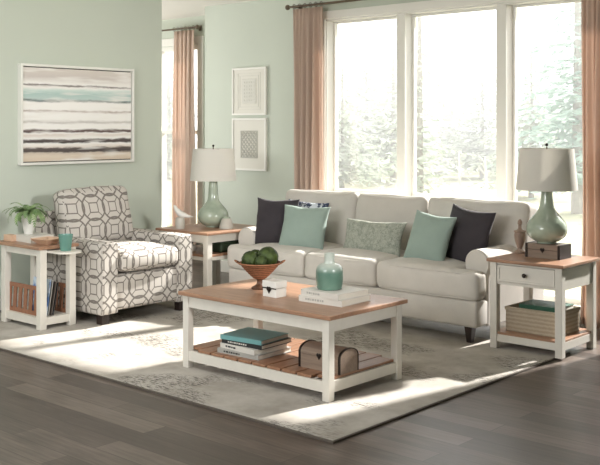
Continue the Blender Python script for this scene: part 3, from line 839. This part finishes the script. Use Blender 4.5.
def lamp(name, label, loc, up=0.):
    t = thing(name, label, 'lamp', loc, 0, 'matching celadon table lamps')
    b = newbm(); prof = [(0, 0), (.062, 0), (.066, .006), (.062, .012)]+smooth_prof([(.082, .016), (.122, .048), (.137, .095), (.126, .140), (.098, .178), (.068, .212), (.049, .250), (.040, .310+up), (.036, .365+up)], 7)+[(0, .366+up)]
    lathe(b, prof, 56); obj('lamp_base', b, M['celadon'], t, smooth=True, auto=False)
    b = newbm(); tube(b, [(0, 0, .366+up), (0, 0, .655+up)], .005, 8); lathe(b, [(0, .366+up), (.014, .368+up), (.014, .41+up), (.018, .415+up), (.018, .45+up), (0, .452+up)], 16)
    for a in range(3): tube(b, [(0, 0, .635+up), (.177*math.cos(a*2.09), .177*math.sin(a*2.09), .635+up)], .002, 5)
    obj('stem', b, M['bronze'], t, smooth=True)
    b = newbm(); bmesh.ops.create_uvsphere(b, u_segments=12, v_segments=8, radius=.011, matrix=Matrix.Translation((0, 0, .668+up))); obj('finial', b, M['iron'], t, smooth=True)
    b = newbm(); r0, r1, z0, z1 = .206, .180, .362+up, .642+up
    lathe(b, [(r0, z0), (r1, z1), (r1-.003, z1), (r0-.003, z0), (r0, z0)], 64); obj('lamp_shade', b, M['shade'], t, smooth=True)
    return t
lamp('table_lamp', 'celadon gourd lamp with white shade on the wooden box, right end table', (-3.160, 6.055, .7115))

t_ = thing('turned_finial', 'turned grey-brown wooden finial standing left of the right lamp', 'ornament', (-3.40, 6.12, .615))
b = newbm(); lathe(b, [(0, 0), (.036, 0), (.038, .010), (.034, .014), (.020, .024), (.016, .034)]+smooth_prof([(.018, .04), (.034, .085), (.040, .125), (.036, .145)], 5)+[(.042, .150), (.042, .158), (.020, .164), (.012, .175), (.011, .20), (.017, .206), (.016, .222), (.008, .236), (0, .24)], 32)
obj('body', b, M['candle_wood'], t_, smooth=True)

# ------------------------------------------------------------------ left corner end table
t_ = thing('end_table', 'ivory end table with wood top and middle shelf between armchair and sofa', 'table', (-6.31, 5.90, 0))
hxx, hyy = .31, .345; LW = .055
b = newbm(); box(b, -hxx-.025, hxx+.025, -hyy-.025, hyy+.025, .593, .615, .005); obj('tabletop', b, M['top_x'], t_)
for sx in (-1, 1):
    for sy in (-1, 1):
        b = newbm(); x = sx*(hxx-LW/2); y = sy*(hyy-LW/2); box(b, x-LW/2, x+LW/2, y-LW/2, y+LW/2, RZ if sy < 0 else 0, .592, .003); obj('leg', b, M['white'], t_)
b = newbm()
for z0, z1 in ((.525, .592), (.375, .405)):
    for sx in (-1, 1): box(b, sx*(hxx-.02)-.012, sx*(hxx-.02)+.012, -hyy+LW, hyy-LW, z0, z1)
    for sy in (-1, 1): box(b, -hxx+LW, hxx-LW, sy*(hyy-.02)-.012, sy*(hyy-.02)+.012, z0, z1)
obj('apron', b, M['white'], t_)
b = newbm(); box(b, -hxx+.012, hxx-.012, -hyy+LW+.002, hyy-LW-.002, .4055, .425, .002); box(b, -hxx+LW+.002, hxx-LW-.002, -hyy+.006, hyy-.006, .406, .4245); obj('middle_shelf', b, M['top_x'], t_)
lamp('table_lamp', 'celadon gourd lamp with white shade between the armchair and the sofa', (-6.33, 5.93, .615), .05)
k_ = thing('storage_box', 'dark green fabric box on the middle shelf of the table by the sofa', 'box', (-6.14, 5.88, .425))
b = newbm(); rbox(b, (0, 0, .04), (.20, .26, .08), .02, (0, 0, .004), 10); obj('body', b, M['dkgreen'], k_, True)
b = newbm(); rbox(b, (0, 0, .083), (.21, .27, .02), .008, (0, 0, .002), 8); obj('lid', b, M['dkgreen'], k_, True)
k_ = thing('figurine', 'small black and white bird figurine on the middle shelf near the armchair', 'figurine', (-6.30, 5.66, .425))
b = newbm(); rbox(b, (0, 0, .03), (.07, .05, .06), .022, n=10); obj('body', b, M['porcelain'], k_, True)
b = newbm(); bmesh.ops.create_uvsphere(b, u_segments=14, v_segments=10, radius=.024, matrix=Matrix.Translation((-.03, 0, .075))); tube(b, [(-.05, 0, .078), (-.075, 0, .07)], [.007, .001], 6); obj('head', b, M['book_black'], k_, True)

# white bird on a cup
k_ = thing('bird_figurine', 'white porcelain bird perched on a small pot beside the left lamp', 'figurine', (-6.42, 5.62, .615))
b = newbm(); lathe(b, [(0, 0), (.036, 0)]+smooth_prof([(.040, .01), (.042, .05), (.038, .085), (.030, .10)], 4)+[(0, .105)], 32); obj('pot', b, M['stone'], k_, True)
b = newbm(); D = Vector((rd[0], rd[1], 0))
pts = [D*(-.055)+Vector((0, 0, .205)), D*(-.046)+Vector((0, 0, .195)), D*(-.030)+Vector((0, 0, .165)), D*(-.005)+Vector((0, 0, .135)), D*(.030)+Vector((0, 0, .118)), D*(.075)+Vector((0, 0, .108)), D*(.115)+Vector((0, 0, .104))]
tube(b, pts, [.003, .012, .020, .029, .026, .011, .003], 16); obj('bird', b, M['porcelain'], k_, True, auto=False)
# jar
k_ = thing('small_jar', 'small pale stoneware jar with flared foot beside the left lamp', 'jar', (-6.13, 5.90, .615))
b = newbm(); lathe(b, [(0, 0), (.060, 0)]+smooth_prof([(.062, .006), (.058, .03), (.044, .075), (.036, .09)], 4)+[(0, .092)], 32); obj('body', b, M['stone'], k_, True)
b = newbm(); lathe(b, [(0, .090), (.034, .091), (.034, .100), (.020, .106), (0, .107)], 32); obj('lid', b, M['celadon'], k_, True)

# ------------------------------------------------------------------ chairside table with magazine rack (far left)
tx, ty = -6.415, 4.195
t_ = thing('side_table', 'narrow ivory chairside table with magazine rack and pull-out tray, left of the armchair', 'table', (tx, ty, RZ))
hxx, hyy = .265, .155; LW = .055; H0 = .612
b = newbm(); box(b, -hxx-.06, hxx+.012, -hyy-.02, hyy+.02, H0-.025, H0, .005); obj('tabletop', b, M['top_x'], t_)
for sx in (-1, 1):
    for sy in (-1, 1):
        b = newbm(); x = sx*(hxx-LW/2); y = sy*(hyy-LW/2); box(b, x-LW/2, x+LW/2, y-LW/2, y+LW/2, 0, H0-.026, .003); obj('leg', b, M['white'], t_)
b = newbm()
for sy in (-1, 1): box(b, -hxx+LW, hxx-LW, sy*(hyy-.02)-.012, sy*(hyy-.02)+.012, H0-.075, H0-.026)
box(b, -hxx+.01, -hxx+.03, -hyy+LW, hyy-LW, H0-.075, H0-.026)
obj('apron', b, M['white'], t_)
b = newbm()
for sy in (-1, 1): box(b, -hxx+LW, hxx-LW, sy*(hyy-.02)-.012, sy*(hyy-.02)+.012, .03, .085)
for sx in (-1, 1): box(b, sx*(hxx-.02)-.012, sx*(hxx-.02)+.012, -hyy+LW, hyy-LW, .03, .085)
box(b, -hxx+.02, hxx-.02, -hyy+.02, hyy-.02, .070, .086)
obj('shelf', b, M['white'], t_)
# pull-out tray with rounded end
b = newbm(); pr = [(-.25, -.10), (hxx+.13, -.10)]+[(hxx+.13+.075*math.sin(a), -.10*math.cos(a)) for a in [PI*k/10 for k in range(1, 10)]]+[(hxx+.13, .10), (-.25, .10)]
A = [b.verts.new((x, y, H0-.048)) for x, y in pr]; B = [b.verts.new((x, y, H0-.034)) for x, y in pr]; n = len(pr)
for i in range(n): b.faces.new((A[i], A[(i+1) % n], B[(i+1) % n], B[i]))
b.faces.new(A); b.faces.new(B); obj('pull_out_tray', b, M['white'], t_)
# slatted rack panels
for sy in (-1, 1):
    b = newbm(); y = sy*(hyy-.045); nsl = 7; x0 = -hxx+LW*.3; Wd = 2*hxx-LW*.6
    box(b, -hxx+.012, hxx-.012, y-.006, y+.006, .087, .118); box(b, -hxx+.012, hxx-.012, y-.006, y+.006, .275, .305)
    for i in range(nsl):
        x = x0+Wd*(i+.5)/nsl; m_ = Matrix.Translation((x, y, .197)) @ Matrix.Rotation(math.radians(5), 4, 'Y')
        box(b, -.0215, .0215, -.005, .004, -.085, .085, .002, mat=m_)
    obj('rack_panel', b, M['slat'], t_)
def magazine(label, mat, y, lean, h, x, seed):
    b = newbm(); box(b, -.11, .11, -.004, .004, 0, h, .001)
    t = thing('magazine', label, 'magazine', (tx+x, ty+y, RZ+.0875), 0, 'magazines in the chairside rack')
    o = obj('cover', b, mat, t); o.rotation_euler = (math.radians(-lean), 0, 0)
    b = newbm(); box(b, -.108, .1085, -.0025, .0025, .002, h+.0006); o = obj('pages', b, M['paper'], t); o.rotation_euler = (math.radians(-lean), 0, 0)
magazine('blue-covered magazine standing frontmost in the chairside rack', M['mag'], -.070, 8, .27, .105, 1)
magazine('grey-covered magazine just behind the blue one in the rack', M['book_grey'], -.050, 9, .26, .10, 2)
magazine('brown-covered magazine in the middle of the chairside rack', M['mag2'], -.030, 10, .25, .11, 3)
magazine('dark-covered magazine rearmost in the chairside rack', M['book_black'], -.008, 11, .24, .10, 4)
CZ = RZ+H0
b = newbm(); k_ = thing('cup', 'teal ceramic cup on the pull-out tray next to the armchair', 'cup', (-6.06, ty+.0, CZ-.034))
lathe(b, [(0, 0), (.038, 0), (.040, .004), (.042, .03), (.050, .088), (.054, .118), (.052, .120), (.046, .085), (.036, .012), (0, .010)], 40); obj('body', b, M['teal_cup'], k_, True)
book('book', 'thick white book lying beneath the potted fern', M['book_white'], .25, .20, .052, (-6.50, ty+.02, CZ), math.radians(-3))
k_ = thing('wooden_block', 'small pale tan wooden block behind the white book, far left', 'ornament', (-6.66, ty-.09, CZ))
b = newbm(); box(b, -.045, .06, -.03, .03, 0, .048, .003); obj('block', b, M['tan'], k_)
k_ = thing('wooden_dish', 'square flared tan wooden dish on the chairside table between fern and cup', 'dish', (-6.265, ty-.02, CZ), math.radians(10))
b = newbm(); rg = []
for (q, z) in ((.045, 0), (.085, .042), (.080, .045), (.042, .008)): rg.append([b.verts.new((q*x, q*y*1.1, z)) for x, y in ((-1, -1), (1, -1), (1, 1), (-1, 1))])
for a, c in zip(rg, rg[1:]):
    for i in range(4): b.faces.new((a[i], a[(i+1) % 4], c[(i+1) % 4], c[i]))
b.faces.new(rg[0]); b.faces.new(rg[-1]); obj('body', b, M['tan'], k_)
# fern
k_ = thing('potted_fern', 'green fern in a white pot on the chairside table', 'plant', (-6.555, ty+.005, CZ+.052))
b = newbm(); lathe(b, [(0, 0), (.030, 0), (.033, .005), (.044, .06), (.054, .14), (.056, .155), (.050, .155), (.047, .13), (0, .13)], 36); obj('pot', b, M['porcelain'], k_, True)
b = newbm(); lathe(b, [(.048, .132), (0, .138)], 24); obj('soil', b, M['soil'], k_, True)
rnd = random.Random(4)
for fr in range(52):
    b = newbm(); az = 2*PI*fr/34*2.4+rnd.uniform(-.3, .3); Ln = rnd.uniform(.14, .235); up = rnd.uniform(.7, 1.55); droop = rnd.uniform(1.0, 2.0)
    d = Vector((math.cos(az), math.sin(az), 0)); sd = Vector((-math.sin(az), math.cos(az), 0))
    pts = []; P = Vector((0, 0, .14))+d*.015; ang = up
    N = 13
    for k in range(N):
        pts.append(P.copy()); P = P+(d*math.cos(ang)+Vector((0, 0, 1))*math.sin(ang))*Ln/N; ang -= droop*1.9/N
    tube(b, pts, [.0016]*N, 4)
    for k in range(1, N):
        w_ = .021*math.sin(PI*min(1, (k+1.2)/(N+1)))**.7+.004
        t1 = (pts[k]-pts[k-1]).normalized()
        for sg in (-1, 1):
            tip = pts[k]+sd*sg*w_+t1*.010+Vector((0, 0, -.004))
            q = [pts[k]-t1*.004, pts[k]+sd*sg*w_*.5-t1*.003+Vector((0, 0, .002)), tip, pts[k]+sd*sg*w_*.5+t1*.008, pts[k]+t1*.004]
            b.faces.new([b.verts.new(x) for x in q])
    obj('frond', b, M['fern'], k_, False)

# ------------------------------------------------------------------ outdoors
b = newbm(); box(b, -75, 30, RY+.16, 90, -.25, -.10)
o = obj('lawn', b, M['lawn']); tag(o, 'pale sunlit lawn outside the windows', 'grass', kind='stuff')
def conifer(h, r_, seed, mat, dens=1.0, bare=.08):
    rnd = random.Random(seed)
    t = newbm(); tube(t, [(0, 0, 0), (.02, 0, h*.5), (0, 0, h*.98)], [h*.018, h*.011, .01], 8)
    f = newbm(); nb = int(150*dens)
    for i in range(nb):
        s_ = i/nb; z = h*(bare+(1-bare)*s_); L_ = r_*(1-s_)**.8*rnd.uniform(.65, 1.1)+.08; az = i*2.399+rnd.uniform(-.2, .2)
        d = Vector((math.cos(az), math.sin(az), 0)); sd = Vector((-d.y, d.x, 0)); P = Vector((0, 0, z)); n = max(4, int(L_/.12)); sl = rnd.uniform(-.05, .25)
        prev = P
        for k in range(n):
            u = (k+1)/n; Q = Vector((0, 0, z))+d*L_*u+Vector((0, 0, sl*L_*u-.28*L_*u*u))
            for m_ in range(3):
                w_ = (.10+.20*L_*(1-u*.6))*rnd.uniform(.6, 1.2); sg = 1 if m_ % 2 else -1
                dirv = (sd*sg*rnd.uniform(.5, 1)+d*rnd.uniform(.2, .9)+Vector((0, 0, rnd.uniform(-.55, .1)))).normalized()
                nn = Vector((rnd.uniform(-.5, .5), rnd.uniform(-.5, .5), 1)).cross(dirv).normalized()*w_*.18
                A_ = prev.lerp(Q, rnd.random())
                f.faces.new([f.verts.new(x) for x in (A_-nn*.5, A_+dirv*w_*.6+nn, A_+dirv*w_, A_+dirv*w_*.6-nn)])
            prev = Q
    for v_ in f.verts: v_.co.z = max(v_.co.z, .06)
    return t, f
def tree(label, x, y, h, r_, seed, mat, dens=1., bare=.08):
    t = thing('conifer_tree', label, 'tree', (x, y, -.10), 0, 'conifers on the lawn outside')
    a, f = conifer(h, r_, seed, mat, dens, bare); obj('trunk', a, M['trunk'], t, True); obj('foliage', f, mat, t)
def at(px, d):
    xr = (px-300)/974*d; return (.7457*xr-.6662*d, .6662*xr+.7457*d)
TR = [('pale conifer seen low at the left edge of the first window pane', 342, 24, 3.6, 1.5, 1, 'needle', 1),
      ('broad pale conifer filling the middle of the first window pane', 366, 30, 4.6, 2.2, 2, 'needle', 1.2),
      ('tall conifer seen just left of the first window mullion', 393, 27, 5.2, 1.6, 3, 'needle', 1),
      ('tall thin-crowned conifer at the left edge of the middle pane', 419, 19, 5.2, 1.1, 4, 'needle', .7),
      ('low pale conifer in the centre of the middle pane', 452, 34, 3.7, 2.2, 5, 'needle', 1),
      ('pale conifer seen left of the second window mullion', 482, 30, 4.5, 1.9, 6, 'needle', 1),
      ('conifer rising behind the right lamp shade', 531, 22, 3.7, 1.4, 7, 'needle', 1.2),
      ('blue-green conifer between the right lamp and the right curtain', 577, 18, 6.6, 1.6, 8, 'needle_blue', 1.3),
      ('small conifer seen between the two right-hand trees', 556, 32, 4.2, 2.0, 9, 'needle_blue', 1)]
for (lb, px, d, h, r_, sd_, mt, dn) in TR:
    x, y = at(px, d); tree(lb, x, y, h, r_, sd_, M[mt], dn)
for lb, px, d in (('conifer outside the far recessed window', 168, 30),):
    x, y = at(px, d); tree(lb, x, y, 4.5, 1.6, 21, M['needle'])
for i, (px, d) in enumerate(((459, 17), (485, 15))):
    x, y = at(px, d); b = newbm(); rnd = random.Random(i+40)
    tube(b, [(0, 0, 0), (.02, .01, .6), (0, 0, 1.15)], [.03, .025, .012], 8)
    for k in range(7):
        az = rnd.uniform(0, 6.28); z = .5+.09*k; tube(b, [(0, 0, z), (.12*math.cos(az), .12*math.sin(az), z+.16)], [.008, .002], 5)
    o = obj('sapling', b, M['trunk_pale'], smooth=True, loc=(x, y, -.10)); tag(o, ['slender pale sapling, left one in the middle window pane', 'slender pale sapling, right one in the middle window pane'][i], 'sapling', 'saplings on the lawn')

# morning haze outside
b = newbm(); box(b, -45, 10, 8.2, 60, -.09, 9)
t = NT('morning_haze'); t.t.nodes.remove(t.b); vs_ = t.n('ShaderNodeVolumeScatter'); vs_.inputs['Density'].default_value = .028; vs_.inputs['Anisotropy'].default_value = .3
t.l(vs_.outputs[0], t.out.inputs['Volume'])
o = obj('haze', b, t.m); tag(o, 'bright morning haze over the lawn outside', 'haze', kind='stuff')

# ------------------------------------------------------------------ light
w = bpy.data.worlds.new('sky'); sc.world = w; w.use_nodes = True
bg = w.node_tree.nodes['Background']; bg.inputs[0].default_value = (.98, .99, 1, 1); bg.inputs[1].default_value = 2.0
sun = bpy.data.lights.new('sun', 'SUN'); sun.energy = 12.5; sun.angle = math.radians(1.6); sun.color = (1, .97, .93)
so = bpy.data.objects.new('sun', sun); COL.objects.link(so)
so.rotation_euler = Vector((-.19, -1, -.68)).to_track_quat('-Z', 'Y').to_euler()
def area(name, loc, target, sx, sy, e, col=(1, 1, 1)):
    l = bpy.data.lights.new(name, 'AREA'); l.shape = 'RECTANGLE'; l.size = sx; l.size_y = sy; l.energy = e; l.color = col
    o = bpy.data.objects.new(name, l); COL.objects.link(o); o.location = loc
    o.rotation_euler = (Vector(target)-Vector(loc)).to_track_quat('-Z', 'Y').to_euler()
area('softbox_camera_side', (-3.6, -1.4, 2.1), (-6.3, 5.5, .8), 2.6, 1.0, 105, (.98, .99, 1))  # added front fill, a soft area light behind the view
area('ceiling_softbox', (-5.0, 2.4, 2.72), (-5.0, 2.6, 0), 3.2, 2.0, 27, (.98, .99, 1))  # added soft fill overhead, out of view
sp_ = bpy.data.lights.new('side_fill_spot', 'SPOT'); sp_.energy = 650; sp_.spot_size = math.radians(36); sp_.spot_blend = .8; sp_.shadow_soft_size = .35; sp_.color = (1, .985, .96)  # added spot fill, unseen, lifting the left wall and right-hand faces
o = bpy.data.objects.new('side_fill_spot', sp_); COL.objects.link(o); o.location = (1.2, 3.2, 2.2); o.rotation_euler = (Vector((-7, 4.7, 1.25))-Vector((1.2, 3.2, 2.2))).to_track_quat('-Z', 'Y').to_euler()
area("hall_ceiling_fill", (-9.2, 5.0, 1.2), (-8.6, 7.0, 2.9), 1.6, 1.6, 48, (1, .98, .96))  # added fill, an unseen area light turned up to brighten the hall ceiling

# ------------------------------------------------------------------ camera
cam = bpy.data.cameras.new('camera'); co = bpy.data.objects.new('camera', cam); COL.objects.link(co)
cam.sensor_width = 36; cam.lens = 974/600*36; cam.shift_y = -(232.5-127)/600; cam.shift_x = 0
co.location = (0, 0, 1.5)
co.rotation_euler = Vector((-.6662, .7457, 0)).to_track_quat('-Z', 'Y').to_euler()
sc.camera = co
sc.view_settings.view_transform = 'Standard'; sc.view_settings.look = 'None'; sc.view_settings.gamma = 1; sc.view_settings.exposure = .5
